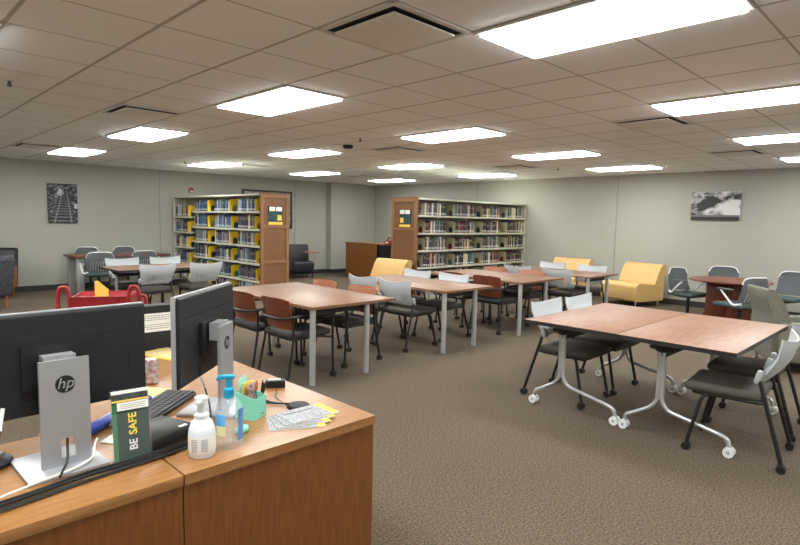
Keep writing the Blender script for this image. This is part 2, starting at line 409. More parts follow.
def bookcase(name, label, loc, rz, bays, bw, depth, mirror=False):
    """local: long axis +X from 0 (end panel) to L, front face at y=0, books behind (+y) ; panel at x<0"""
    t = thing(name, label, 'bookcase', loc, rz); L = len(bays)*bw
    D = depth; sx = -1 if mirror else 1
    def bb(m, x0, x1, y0, y1, z0, z1): return m.b2(sx*x0, sx*x1, y0, y1, z0, z1)
    ep = bb(MB().use(panel_m), -.03, -.001, -.01, D+.01, 0, 1.975)
    bb(ep, -.055, .0, -.025, D+.025, 1.975, 2.0)
    ep.use(panelr_m)
    for (z0, z1) in ((0,.1),(.7,.75),(1.36,1.41),(1.91,1.975)): bb(ep, -.05, -.03, -.01, D+.01, z0, z1)
    for (y0, y1) in ((-.01,.05),(D-.05,D+.01)): bb(ep, -.048, -.03, y0, y1, .1, 1.91)
    e = ep.build('end_panel', None, t, smooth=False)
    g = bb(MB().use(gap_m), -.05, -.03, .15, .45, 1.66, 1.76)
    g.use(paper); bb(g, -.053, -.05, .165, .29, 1.67, 1.75); bb(g, -.053, -.05, .31, .435, 1.67, 1.75); g.build('label_holder', None, e, smooth=False)
    q = bb(MB().use(mat('poster teal', (40,82,84), .4, c2=(24,44,48), scale=12)), -.046, -.03, .15, .45, 1.43, 1.655)
    q.use(yelp); bb(q, -.048, -.046, .15, .45, 1.42, 1.47); bb(q, -.048, -.046, .34, .43, 1.5, 1.6); q.build('sign_poster', None, e, smooth=False)
    bb(MB(), 0, L, D/2-.01, D/2+.01, .02, 1.95).build('back_panel', shelfb_m, t, smooth=False)
    bb(MB(), 0, L, 0, D, 1.955, 1.985).build('top', shelf_m, t, smooth=False)
    bb(MB(), 0, L, .02, D-.02, 0, .06).build('base', shelf_m, t, smooth=False)
    for k in range(len(bays)+1):
        x = k*bw; bb(MB(), max(x-.012,0), min(x+.012, L), D/2-.03, D/2+.03, .06, 1.955).build('upright', shelf_m, t, smooth=False)
    for k, zs in enumerate(bays):
        for z in zs:
            m = bb(MB(), k*bw+.006, (k+1)*bw-.006, .01, D-.01, z-.018, z)
            bb(m, k*bw+.006, (k+1)*bw-.006, .008, .014, z-.034, z); m.build('shelf', shelf_m, t, smooth=False)
    bb(MB(), L, L+.02, 0, D, 0, 1.985).build('side_plate', shelf_m, t, smooth=False)
    return t
ALLB = []     # (distance, world matrix, colour name, label)
def make_bookend(m):
    pts = [(-.115,0),(-.05,0)]+[(-.05*math.cos(a), .07+.05*math.sin(a)) for a in [PI*k/10 for k in range(11)]]+[(.05,0),(.115,0),(.115,.21),(.085,.24),(-.085,.24),(-.115,.21)]
    o = MB().prism(pts, 'x', -.0015, .0015).build('bookend', m, smooth=False); o['category'] = 'bookend'
    return o
bookend_y = make_bookend(mat('yellow bookend', (232,196,42), .45)); bookend_b = make_bookend(mat('beige bookend', (176,170,140), .5))
def fill(case, side, bays, bw, loc, rz, mirror, colors, proto, endname, hmul=1.):
    M = Matrix.Translation(loc) @ Matrix.Rotation(rz, 4, 'Z'); sx = -1 if mirror else 1
    for k, zs in enumerate(bays):
        zz = sorted(zs, reverse=True)
        for si, z in enumerate(zz):
            up = (zz[si-1] if si else 1.955)-.05 - z
            be = .15 + random.random()*.07           # bookend position from the bay's panel-side end
            x = k*bw+be+.03; n = 0; end = (k+1)*bw-.02-random.random()*.03
            hbase = random.uniform(.2,.25); bias = random.choice(colors)
            row = ORD[si]+' shelf'
            while True:
                w = random.choice((.022,.028,.034,.04,.05,.058)); 
                if x+w > end: break
                h = min(up-.01, random.uniform(hbase-.02, hbase+.045)); d = random.uniform(.17,.21)
                cn = bias if random.random() < .22 else random.choice(colors)
                n += 1
                mm = M @ Matrix.Translation((sx*x if sx > 0 else sx*(x+w), .03+random.random()*.012, z+.001)) @ Matrix.Diagonal((w,d,h,1))
                ALLB.append(((mm.translation-Vector((0,0,EYE))).length, mm, cn,
                    '%s book, %d%s from the bookend, %s, %s bay of %s' % (cn, n, {1:'st',2:'nd',3:'rd'}.get(n if n < 20 else n % 10, 'th'), row+' down', ORD[k], side)))
                x += w+.0012
            o = proto if not proto.get('_used') else proto.copy()
            if proto.get('_used'): COL.objects.link(o)
            proto['_used'] = 1
            o.matrix_world = M @ Matrix.Translation((sx*(k*bw+be), .125, z+.001)) @ Matrix.Diagonal((sx,1,1,1)).inverted() if False else M @ Matrix.Translation((sx*(k*bw+be+.004), .125, z+.001)) @ Matrix.Rotation(PI if mirror else 0, 4, 'Z')
            o['label'] = '%s bookend with arched opening, %s down, %s bay of %s' % (endname, row, ORD[k], side); o['group'] = endname+' bookends of '+side
zl = (1.66,1.33,1.02,.69,.36,.07); zf = (1.54,1.2,.86,.51,.2)
bl = [zl,zl,zl,zf]; zr = (1.655,1.315,.975,.645,.32,.07); br = [zr]*4
# left bookcase runs along +Y, front faces -X: local x -> +Y, local y -> +X  => mirrored frame
locL = (5.41, 9.05, 0); locR = (7.76, 7.3, 0)
bookcase('bookcase', 'tall double-sided bookcase on the left with oak end panel and yellow bookends', locL, -PI/2, bl, .94, .585, mirror=True)
bookcase('bookcase', 'tall double-sided bookcase on the right with oak end panel and beige bookends', locR, 0, br, .93, .66)
CL = ['navy','navy','slate','grey','white','blue','teal','black','maroon','dark green','pale blue','tan','cream','black','slate']
CR = ['black','maroon','dark green','grey','white','navy','brown','tan','slate','black','black','maroon','teal','cream','grey','slate']
fill(None, 'left bookcase', bl, .94, locL, -PI/2, True, CL, bookend_y, 'yellow')
fill(None, 'right bookcase', br, .93, locR, 0, False, CR, bookend_b, 'beige')
ALLB.sort(key=lambda b: b[0])
# rows hidden behind tables rank last
vis = [b for b in ALLB if b[1].translation.z > .3]; hid = [b for b in ALLB if b[1].translation.z <= .3]
ALLB = vis + hid
for k, (d, mm, cn, lab) in enumerate(ALLB[:300]):
    o = bpy.data.objects.new('book', BM[cn]); COL.objects.link(o); o.matrix_world = mm
    tag(o, lab, 'book', 'library books in the bookcases')
rest = ALLB[300:]
if rest:
    bm = bmesh.new(); mats = []
    for d, mm, cn, lab in rest:
        me = BM[cn]; n0 = len(bm.faces); nv = len(bm.verts)
        bm.from_mesh(me); bm.verts.ensure_lookup_table(); bm.faces.ensure_lookup_table()
        bmesh.ops.transform(bm, matrix=mm, verts=bm.verts[nv:])
        idx = []
        for m_ in me.materials:
            if m_ not in mats: mats.append(m_)
            idx.append(mats.index(m_))
        for f in bm.faces[n0:]: f.material_index = idx[f.material_index]
    me = bpy.data.meshes.new('books'); bm.to_mesh(me); bm.free()
    for m_ in mats: me.materials.append(m_)
    o = bpy.data.objects.new('books', me); COL.objects.link(o)
    tag(o, 'remaining smaller books in the farther bays of both bookcases', 'books', kind='stuff')

# ------------------------------------------------------------------ chairs
def caster(parent, x, y, m=caster_m, r=.027):
    a = MB().cyl((x-.022,y,r),(x-.004,y,r),r,seg=14).cyl((x+.004,y,r),(x+.022,y,r),r,seg=14).cyl((x,y,r),(x,y,.065),.009,seg=8)
    return a.build('caster', m, parent)
R = math.radians
def make_grey_chair():
    t = thing('stacking_chair', '', 'chair')
    MB().box((0,.07,.445), (.47,.47,.065), .03, seg=3).build('seat', seat_m, t)
    MB().box((0,.06,.405), (.42,.4,.025), .012).build('seat_pan', blkp, t)
    nu, nv = 48, 14
    def fn(u, v):
        hw = .20+.062*min(1, v*1.3)
        return (u*hw, -.165-.135*v-.035*math.sin(v*PI)+.06*u*u, .545+.275*v+.03*u*u*v-.012*u*u*(1-v))
    sk = lambda i, j: (i % 3 == 0) and 9 <= i <= 39 and 2 <= j <= 6
    MB().grid(fn, nu, nv, sk, .010).build('backrest', shellg, t)
    for s in (-1, 1):
        MB().box((s*.222,-.128,.585), (.034,.04,.09), .012, M=Matrix.Rotation(R(16),4,'X')).build('back_bracket', greyp, t)
        l = MB().tube([(s*.226,-.135,.56),(s*.25,-.283,.06)], .0135).tube([(s*.235,-.175,.42),(s*.2,-.02,.405)], .012).build('leg', blk, t)
        caster(l, s*.25, -.287)
        l = MB().tube([(s*.17,.1,.41),(s*.222,.19,.40),(s*.242,.262,.06)], .0135).build('leg', blk, t)
        caster(l, s*.242, .264)
    return t
def make_brown_chair():
    t = thing('wooden_back_chair', '', 'chair')
    MB().box((0,.01,.45), (.47,.47,.06), .026, seg=3).build('seat', seatp_m, t)
    MB().box((0,.0,.41), (.42,.4,.025), .012).build('seat_pan', blkp, t)
    def fn(u, v):
        uu = u*(1-.06*(1-v)); return (uu*.235, -.238-.06*v+.05*u*u, .51+.295*v-.02*(abs(u)**4)*v)
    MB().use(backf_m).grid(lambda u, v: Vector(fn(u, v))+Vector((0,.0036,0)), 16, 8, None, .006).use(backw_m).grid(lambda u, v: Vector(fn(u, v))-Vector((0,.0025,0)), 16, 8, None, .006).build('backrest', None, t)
    MB().tube([(-.275,.17,.648),(-.28,.0,.655),(-.24,-.25,.625),(-.12,-.30,.615),(.12,-.30,.615),(.24,-.25,.625),(.28,.0,.655),(.275,.17,.648)], .0125, fil=.09).build('arm_rail', blk, t)
    for s in (-1, 1):
        l = MB().tube([(s*.235,-.2,.63),(s*.24,-.2,.42),(s*.255,-.27,.06)], .0125).tube([(s*.24,-.2,.42),(s*.2,-.1,.41)], .011).build('leg', blk, t)
        caster(l, s*.255, -.275)
        l = MB().tube([(s*.275,.15,.648),(s*.272,.225,.63),(s*.262,.245,.06)], .0125).tube([(s*.268,.235,.40),(s*.18,.12,.41)], .011).build('leg', blk, t)
        caster(l, s*.262, .247)
    return t
def make_task_chair():
    t = thing('swivel_chair', '', 'chair')
    MB().box((0,.02,.455), (.49,.47,.06), .028, seg=3).build('seat', teal_m, t)
    MB().box((0,.0,.42), (.3,.3,.03), .012).build('seat_pan', blkp, t)
    def fn(u, v):
        hw = .235-.012*v-.03*max(0, v-.85)/.15*abs(u)
        return (u*hw, -.215-.06*v-.02*math.sin(v*PI)+.06*u*u, .50+.365*v-.03*(abs(u)**5)*v)
    sk = lambda i, j: (j % 2 == 0) and 2 <= j <= 9 and 3 <= i <= 16 and i % 7 != 2
    MB().grid(fn, 20, 16, None, .012).build('backrest', mesh_m, t)
    rim = [Vector(fn(-1+2*k/16, 1)) for k in range(17)]
    rm = [Vector(fn(-1.0,.8))]+rim+[Vector(fn(1.0,.8))]
    MB().tube(rm, .010, fil=.02).build('back_rim', white_m, t)
    rb = MB().use(greyp)
    for k in range(9):
        u = -.72+.18*k
        rb.tube([Vector(fn(u, .06))+Vector((0,-.012,0)), Vector(fn(u*.95, .3))+Vector((0,-.012,0)), Vector(fn(u*.9, .55))+Vector((0,-.012,0))], .0055, seg=6)
    rb.build('back_ribs', None, t)
    for s in (-1, 1):
        a = MB().tube([(s*.2,-.2,.5),(s*.27,-.12,.47),(s*.285,.0,.60),(s*.28,.08,.67)], .014, fil=.06).build('arm', white_m, t)
        MB().box((s*.275,.02,.685), (.055,.24,.024), .011).build('arm_pad', mesh_m, a)
    MB().cyl((0,0,.1),(0,0,.41),.026).build('column', blk, t)
    b = MB().use(blk).cyl((0,0,.075),(0,0,.125),.045)
    for k in range(5):
        a = 2*PI*k/5+.3; b.tube([(.03*math.cos(a),.03*math.sin(a),.105),(.29*math.cos(a),.29*math.sin(a),.07)], .018, seg=8)
    b = b.build('base', None, t)
    for k in range(5):
        a = 2*PI*k/5+.3; caster(b, .29*math.cos(a), .29*math.sin(a))
    return t
grey0, brown0, task0 = make_grey_chair(), make_brown_chair(), make_task_chair()
FX, BX, FY, BY = face_dir(1,0), face_dir(-1,0), face_dir(0,1), face_dir(0,-1)
R = math.radians
for (x, y, rz, lab) in (
    (3.10,4.51,FX,'brown wooden-back chair nearest the desk, at the near left of the first table'),
    (3.08,5.1,FX,'brown wooden-back chair behind the nearest one, left side of the first table'),
    (3.86,4.68,BX+R(2),'brown wooden-back chair across the first table, nearer of the two on its right'),
    (3.86,5.38,BX,'brown wooden-back chair across the first table, farther of the two on its right'),
    (6.60,4.63,FX,'dark brown wooden-back chair at the near left of the third table from the desk'),
    (6.60,5.28,FX,'dark brown wooden-back chair half hidden behind white chair backs, third table from the desk'),
    (7.42,4.72,BX,'brown wooden-back chair across the third table, nearer of the two on its right'),
    (7.42,5.42,BX,'brown wooden-back chair across the third table, farther of the two on its right')):
    place(brown0, (x,y,0), rz, lab, 'brown wooden-back chairs at the tables')
for (x, y, rz, lab) in (
    (4.88,4.74,FX+R(2),'grey plastic-back chair seen from behind, nearer left of the second table'),
    (4.88,5.31,FX,'grey plastic-back chair seen from behind, farther left of the second table'),
    (5.62,4.82,BX,'pale grey chair facing left, nearer right of the second table'),
    (5.62,5.5,BX,'pale grey chair facing left, farther right of the second table'),
    (8.15,4.42,FX,'grey chair with back to the camera, nearer left of the fourth table'),
    (8.15,5.15,FX,'grey chair by a brown chair back, farther left of the fourth table'),
    (8.98,4.47,BX,'pale grey chair facing left in front of yellow chairs, nearer right of fourth table'),
    (8.98,5.24,BX,'pale grey chair facing left, farther right of the fourth table'),
    (4.55,2.39,BY,'pale grey chair behind the flip-top tables, left of the pair'),
    (5.12,2.37,BY,'pale grey chair behind the flip-top tables, right of the pair'),
    (4.34,.985,FY+R(5),'large grey-back chair in the right foreground in front of the flip-top tables'),
    (5.03,1.04,FY+R(3),'dark-seated grey chair beyond the large foreground chair, cut by right edge'),
    (3.23,8.46,FY,'grey chair seen from behind at the left table, left of the near pair'),
    (3.95,8.42,FY,'grey chair seen from behind at the left table, right of the near pair'),
    (3.22,9.42,BY,'pale grey chair facing the camera across the left table, left of the pair'),
    (3.92,9.42,BY,'pale grey chair facing the camera across the left table, right of the pair')):
    place(grey0, (x,y,0), rz, lab, 'grey plastic-back chairs at the tables')
for (x, y, rz, lab) in (
    (3.55,12.5,BY,'charcoal swivel chair with white rim by the left wall, left of the pair'),
    (4.28,12.5,BY,'charcoal swivel chair with white rim by the left wall, right of the pair'),
    (3.30,11.15,FY-R(8),'charcoal swivel chair with slatted back, nearer side of dark table, left one'),
    (4.1,11.3,FY,'charcoal swivel chair on the nearer side of the dark table, right one'),
    (9.64,3.02,face_dir(-.32,-.95),'charcoal swivel chair left of the round table'),
    (10.55,2.75,face_dir(-.9,-.35),'charcoal swivel chair behind the round table against right wall'),
    (8.90,2.10,face_dir(.48,.87),'charcoal swivel chair with ribbed back, in front of the round table'),
    (10.3,1.84,face_dir(-.9,.3),'charcoal swivel chair right of the round table, cut by the right edge')):
    place(task0, (x,y,0), rz, lab, 'charcoal swivel chairs')

# ------------------------------------------------------------------ tables
def work_table(x0, x1, y0, y1, label, lx):
    t = thing('work_table', label, 'table', (x0, y0, 0), 0, 'walnut tables in a row'); w, d = x1-x0, y1-y0
    m = MB().use(tbl_m).box((w/2,d/2,.7275), (w,d,.025), .004)
    m.build('tabletop', None, t)
    MB().b2(-.001,w+.001,-.001,.002,.714,.741).b2(-.001,.002,0,d,.714,.741).b2(w-.002,w+.001,0,d,.714,.741).b2(0,w,d-.002,d+.001,.714,.741).build('edge_band', edge_m, t, smooth=False)
    MB().b2(.06,lx-.02,.08,.11,.65,.714).build('apron', blk_edge, t, smooth=False); MB().b2(.06,lx-.02,d-.11,d-.08,.65,.714).build('apron', blk_edge, t, smooth=False)
    for (a, b) in ((.04,.045),(lx,.045),(.04,d-.045),(lx,d-.045)):
        MB().cyl((a,b,.004),(a,b,.714),.028,seg=18).cyl((a,b,0),(a,b,.006),.022).build('leg', legm, t)
    return t
work_table(2.97,4.03,4.08,5.87,'walnut table with grey legs nearest the desk, among brown chairs', .70)
work_table(4.87,5.80,4.12,5.9,'walnut table with grey legs, second from the desk, among grey chairs', .62)
work_table(6.46,7.6,4.12,5.9,'walnut table with grey legs, third from the desk', .70)
work_table(8.06,9.05,3.94,5.65,'walnut table with grey legs, fourth from the desk, before the yellow chairs', .70)

def flip_table(loc, L, D, label, rz=0., top=flip_m):
    t = thing('flip_top_table', label, 'table', loc, rz)
    MB().use(top).box((L/2,D/2,.728), (L-.004,D-.004,.024), .002).build('tabletop', None, t)
    e = MB().b2(0,L,0,.0025,.708,.7385).b2(0,L,D-.0025,D,.708,.7385).b2(0,.0025,.0025,D-.0025,.708,.7385).b2(L-.0025,L,.0025,D-.0025,.708,.7385)
    e.build('edge_band', blk_edge, t, smooth=False)
    MB().b2(.14,L-.14,D/2+.08,D/2+.14,.60,.65,.004).build('beam', blk, t)
    for xx in (.15, L-.12):
        f = MB().use(alum); yo = D/2+.11
        for s in (-1, 1):
            yc = yo+s*.015; ye = D/2+s*(D/2-.037)
            f.tube([(xx,yc,.66),(xx,yc,.27),(xx,yo+s*.06,.21),(xx,ye-s*.06,.135),(xx,ye-s*.012,.115),(xx,ye,.06)], .0155, fil=.07, seg=12)
        f.box((xx,yo,.46), (.018,.03,.36), .004)
        f = f.build('leg_frame', None, t)
        MB().use(blk).lathe([(.02,.63),(.05,.645),(.07,.68),(.072,.7145)], (xx,yo,0)).box((xx,yo,.665), (.06,.17,.03), .012).build('flip_bracket', None, t)
        for s in (-1, 1):
            y = D/2+s*(D/2-.037)
            MB().use(white_m).cyl((xx-.03,y,.034),(xx-.008,y,.034),.034,seg=20).cyl((xx+.008,y,.034),(xx+.03,y,.034),.034,seg=20).use(greyp).cyl((xx-.031,y,.034),(xx+.031,y,.034),.012,seg=12).cyl((xx,y,.034),(xx,y,.085),.012,seg=10).build('caster', None, f)
    return t
flip_table((4.01,1.735,0), 1.52, .79, 'flip-top wheeled table with pinkish top, farther of the joined pair')
flip_table((4.0,.942,0), 1.52, .79, 'flip-top wheeled table with pinkish top, nearer of the joined pair')
flip_table((2.78,8.52,0), 1.58, .88, 'dark-edged walnut table among grey chairs on the left', top=tbl_m)

t = thing('console_table', 'dark-topped table with thick grey panel legs by the left wall', 'table', (2.98,11.5,0))
MB().box((.9,.33,.745), (1.78,.7,.04), .004).build('tabletop', mat('dark cherry top', (92,58,52), .4), t)
for (a, b) in ((.12,.06),(.12,.6),(1.7,.06),(1.7,.6)):
    MB().box((a,b,.3625), (.12,.09,.725), .004).build('leg', mat('grey panel leg', (150,150,146), .5), t)
t = thing('round_table', 'round mahogany table with panel base near the right wall', 'table', (9.55,2.42,0))
MB().lathe([(.02,.715),(.535,.715),(.56,.722),(.565,.735),(.557,.745),(.02,.745)], seg=48).build('tabletop', redw_m, t)
MB().box((0,0,.36), (.04,.62,.71), .004, rz=.5).box((0,0,.36), (.62,.04,.708), .004, rz=.5).build('panel_base', redw_m, t)

# ------------------------------------------------------------------ lounge seating
def rprof(pts, r=.04, n=4):
    out = []; N = len(pts)
    for i in range(N):
        a, b, c = Vector(pts[i-1]), Vector(pts[i]), Vector(pts[(i+1)%N])
        f = min(r, (a-b).length*.45, (c-b).length*.45)
        p0 = b+(a-b).normalized()*f; p1 = b+(c-b).normalized()*f
        for k in range(n):
            q = k/(n-1); out.append(tuple(p0*(1-q)**2+b*2*q*(1-q)+p1*q*q))
    return out
def make_yellow():
    t = thing('lounge_chair', '', 'armchair'); W = .42
    s = MB().prism(rprof([(.40,.10),(.42,.40),(.33,.455),(-.2,.40),(-.3,.10)], .05), 'x', -W, W).build('seat', yel_m, t)
    MB().prism(rprof([(-.20,.34),(-.10,.40),(-.23,.70),(-.30,.80),(-.42,.795),(-.435,.72),(-.38,.55),(-.37,.10),(-.29,.10)], .05), 'x', -W-.004, W+.004).build('backrest', yel_m, t)
    for (a, b) in ((-.36,.34),(.36,.34),(-.36,-.3),(.36,-.3)):
        MB().cyl((a,b,0),(a,b,.105),.014,.018).build('leg', alum, t)
    return t
y0 = make_yellow()
place(y0, (10.98,4.48,0), BX-R(16), 'yellow armless lounge chair standing alone at the right wall', 'yellow lounge chairs')
place(y0, (11.05,5.98,0), BX, 'yellow lounge chair behind the white chairs of the fourth table', 'yellow lounge chairs')
place(y0, (7.2,7.72,0), BX, 'yellow lounge chair beside the right bookcase end panel', 'yellow lounge chairs')

t = thing('tablet_armchair', 'black leather armchair with wooden tablet arm right of left bookcase', 'armchair', (8.5,12.2,0), face_dir(-.35,-1))
MB().box((0,.05,.29), (.56,.56,.3), .05, seg=3).build('seat', leather_m, t)
MB().box((0,-.24,.55), (.56,.14,.62), .05, seg=3, M=Matrix.Rotation(R(8),4,'X')).build('backrest', leather_m, t)
for (a, b) in ((-.24,.27),(.24,.27),(-.24,-.24),(.24,-.24)): MB().cyl((a,b,0),(a,b,.15),.018).build('leg', blk, t)
q = MB().use(alum).tube([(-.27,.12,.2),(-.36,.12,.24),(-.36,.12,.66)], .014).build('tablet_post', None, t)
MB().box((-.24,.16,.672), (.36,.3,.02), .008).build('tablet', orange_w, q)

def armchair(loc, rz, label, fab, side, h):
    t = thing('armchair', label, 'armchair', loc, rz)
    MB().box((0,.05,.33), (.56,.6,.22), .05, seg=3).build('seat', fab, t)
    MB().prism(rprof([(-.2,.2),(-.2,.5),(-.3,h-.02),(-.4,h),(-.44,h-.06),(-.36,.2)], .04), 'x', -.33, .33).build('backrest', fab, t)
    for s in (-1, 1):
        MB().box((s*.33,.02,.37), (.06,.62,.4), .02).build('armrest', side, t)
    for (a, b) in ((-.27,.3),(.27,.3),(-.27,-.3),(.27,-.3)): MB().cyl((a,b,0),(a,b,.23),.018,.026).build('leg', orange_w, t)
    return t
armchair((1.43,10.95,0), face_dir(-.6,.8), 'dark woven armchair with wooden feet at the left edge', woven_m, woven_m, .86)
armchair((1.8,12.25,0), face_dir(-.5,-.8), 'black leather armchair with orange wooden sides behind the woven one', leather_m, orange_w, .9)

t = thing('upholstered_chair', 'grey-green upholstered chair with tall curved back at the right edge', 'armchair', (7.4,1.23,0), face_dir(.55,-.83))
MB().box((0,.08,.29), (.58,.56,.36), .05, seg=3).build('seat', green_m, t)
MB().prism(rprof([(-.16,.3),(-.1,.46),(-.2,.74),(-.31,.885),(-.38,.89),(-.38,.8),(-.31,.6),(-.30,.12),(-.18,.12)], .03), 'x', -.27, .27).build('backrest', green_m, t)
for s in (-1, 1): MB().box((s*.335,.05,.33), (.09,.62,.42), .035, seg=3).build('armrest', green_m, t)
for (a, b) in ((-.3,.3),(.3,.3),(-.3,-.22),(.3,-.22)): MB().cyl((a,b,0),(a,b,.13),.02).build('leg', alum, t)

t = thing('wooden_cabinet', 'low wooden cabinet with open black end in the far corner', 'cabinet', (9.7,11.35,0))
MB().b2(0,.03,-.8,.45,0,.91).b2(.03,.75,.42,.45,0,.91).b2(.03,.75,-1.32,-1.29,0,.91).build('body', deskf_m, t, smooth=False)
MB().b2(-.02,.78,-1.34,.47,.91,.94).build('top', edge_m, t, smooth=False)
MB().b2(.03,.06,-1.29,-.8,.0,.91).b2(.0,.03,-.82,-.8,0,.91).build('open_end', blkp, t, smooth=False)
t = thing('shoulder_bag', 'small red and white bag with black top beside the right bookcase end panel', 'bag', (9.72,10.1,.94))
MB().prism(rprof([(-.09,0),(-.08,.1),(.08,.1),(.09,0)], .03), 'x', -.1, .1).build('body', red_m, t)
MB().box((-.101,0,.05), (.004,.1,.05), .001).build('patch', white_m, t)
MB().tube([(0,-.06,.1),(0,-.05,.17),(0,.05,.17),(0,.06,.1)], .014).build('handle', blkp, t)

# ------------------------------------------------------------------ book truck
t = thing('book_cart', 'red metal book truck with tubular handles behind the left monitor', 'cart', (1.43,4.70,0), R(-28))
for yy in (-.19, .19):
    for s in (-1, 1):
        pts = [(s*.20,yy,.30),(s*.20,yy,.93),(s*.215,yy,1.0),(s*.258,yy,1.0),(s*.276,yy,.94),(s*.28,yy,.12)] if yy < 0 else [(s*.2,yy,.88),(s*.27,yy,.88),(s*.28,yy,.12)]
        f = MB().tube(pts, .015, fil=.045, seg=10).build('end_frame', red_m, t)
        MB().cyl((s*.28-.014,yy,.05),(s*.28+.014,yy,.05),.05,seg=18).cyl((s*.28,yy,.05),(s*.28,yy,.13),.01,seg=8).build('caster', caster_m, f)
for z in (.86,.56,.25):
    MB().prism([(-.19,z+.055),(-.185,z+.06),(-.0,z-.02),(.185,z+.06),(.19,z+.055),(.0,z-.03)], 'x', -.2, .2).b2(-.2,.2,-.195,-.185,z-.05,z+.062).b2(-.2,.2,-.2,-.18,z+.055,z+.066).b2(-.2,.2,.185,.195,z-.02,z+.062).b2(-.202,-.198,-.19,.19,z-.02,z+.06).b2(.198,.202,-.19,.19,z-.02,z+.06).build('shelf', red_m, t, smooth=False)
o = MB().prism([(-.045,0),(.05,0),(.055,.1),(-.02,.17),(-.045,.17)], 'y', -.002, .002).build('yellow_card', yelp, smooth=False)
o.location = (1.42,4.75,.85); o.rotation_euler = (0,0,R(-30)); tag(o, 'yellow card standing upright in the red book truck', 'card')

# ------------------------------------------------------------------ service desk
DT = .74
t = thing('service_desk', 'oak service desk section on the left under the left monitor', 'desk', (0,0,0))
MB().box((-.25,1.965,DT-.0175), (1.92,.65,.035), .003).build('worktop', desk_m, t)
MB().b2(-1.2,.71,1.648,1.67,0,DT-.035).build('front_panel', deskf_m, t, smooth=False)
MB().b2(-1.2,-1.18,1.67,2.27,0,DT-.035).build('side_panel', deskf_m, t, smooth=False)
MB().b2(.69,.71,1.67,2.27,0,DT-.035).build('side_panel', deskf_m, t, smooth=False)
t = thing('service_desk', 'oak service desk section on the right with booklets on its corner', 'desk', (0,0,0))
MB().prism([(.714,1.64),(1.515,1.64),(1.515,3.62),(.76,3.62),(.76,2.85),(.46,2.295),(.714,2.295)], 'z', DT-.035, DT).build('worktop', desk_m, t, smooth=False)
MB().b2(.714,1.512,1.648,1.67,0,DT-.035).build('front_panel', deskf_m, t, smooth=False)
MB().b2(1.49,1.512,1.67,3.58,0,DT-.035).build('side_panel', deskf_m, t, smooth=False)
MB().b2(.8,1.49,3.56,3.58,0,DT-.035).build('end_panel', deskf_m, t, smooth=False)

def monitor(name, label, loc, rz, w, h, z0, zp):
    """screen faces local +Y, the back faces -Y ; loc = stand base centre on the desk"""
    t = thing('computer_monitor', label, 'monitor', loc, rz)
    yb = .05
    b = MB().use(mon_m)
    b.prism(rprof([(yb+.012,z0+.004),(yb+.024,z0),(yb+.038,z0),(yb+.038,z0+h),(yb+.024,z0+h),(yb+.012,z0+h-.004)], .01, 3), 'x', -w/2, w/2)
    c = b.build('back_shell', None, t, smooth=False)
    MB().b2(-w/2-.001,w/2+.001,yb+.024,yb+.044,z0+h-.012,z0+h+.003).b2(-w/2-.003,-w/2+.003,yb+.026,yb+.044,z0,z0+h).b2(w/2-.003,w/2+.003,yb+.026,yb+.044,z0,z0+h).build('bezel', silver, t, smooth=False)
    MB().b2(-w/2+.01,w/2-.01,yb+.039,yb+.043,z0+.02,z0+h-.014).build('screen', blkp, t, smooth=False)
    v = MB().use(inkb)
    for k in range(64):
        x = -w/2+.02+(w-.05)*k/64; v.b2(x,x+.004,yb+.011,yb+.0135,z0+h-.085,z0+h-.081)
    v.build('vent_slots', None, c, smooth=False)
    MB().b2(-.1,.1,yb-.003,yb+.012,z0+.09,z0+.225).b2(w/2-.055,w/2-.01,yb+.0095,yb+.0125,z0+.1,z0+.165).b2(-.1,.17,yb+.008,yb+.0125,z0+.012,z0+.05).build('port_cover', blkp, c, smooth=False)
    p = MB().use(silver)
    # stand plate with cable opening
    zt = zp
    p.b2(-.07,.07,-.012,.0,.098,zt).b2(-.07,-.016,-.012,.0,.012,.098).b2(.026,.07,-.012,.0,.012,.098).b2(-.016,.026,-.012,.0,.012,.038)
    p = p.build('stand', None, t, smooth=False)
    MB().b2(-.055,.035,-.006,yb-.01,zt-.06,zt+.012).build('hinge', silver, t, smooth=False)
    MB().use(silver).box((-.01,.035,.006), (.225,.235,.012), .004).build('stand_base', None, t)
    zc = zt-.078
    MB().cyl((0,-.0122,zc),(0,-.0137,zc),.0275,seg=32).build('logo_disc', inkb, p)
    text('logo', 'hp', .048, silver, p, Matrix.Translation((0,-.0142,zc+.002)) @ Matrix.Rotation(PI/2,4,'X'), .0005, .25)
    return t
monitor('m', 'black monitor on silver stand at left, its back to the camera', (.466,1.945,DT), R(2), .555, .325, .165, .35)
monitor('m', 'black monitor on silver stand, turned edge-on beside the first', (1.10,2.125,DT), math.atan2(.4,.46), .535, .345, .155, .36)

# sign holder
t = thing('sign_holder', 'clear acrylic stand with dark green BESAFE leaflet on the desk', 'sign', (.635,1.855,DT), R(-7))
def leaned(o): o.rotation_euler.x = R(-8); return o
leaned(MB().b2(-.06,.06,-.002,.001,0,.235).b2(-.06,.06,-.012,-.010,0,.16).b2(-.06,.06,-.012,.001,0,.003).build('holder', acryl, t, smooth=False))
MB().b2(-.06,.06,-.01,.035,0,.003).build('foot', acryl, t, smooth=False)
cd = leaned(MB().use(greenc).b2(-.055,.055,-.008,-.003,.004,.228).build('leaflet', None, t, smooth=False))
q = MB().use(greenl).b2(-.055,-.042,-.0086,-.008,.004,.19).use(paper).b2(-.04,.055,-.0088,-.008,.168,.194).use(yelp).b2(-.055,.055,-.0088,-.008,.196,.202).use(mat('leaflet photo', (70,84,74), .5, c2=(30,40,34), scale=40)).b2(-.055,.055,-.0086,-.008,.202,.222).use(paper).b2(-.055,.055,-.0088,-.002,.222,.232).use(ink)
for k in range(3): q.b2(-.03,.045,-.0091,-.0088,.174+k*.006,.1755+k*.006)
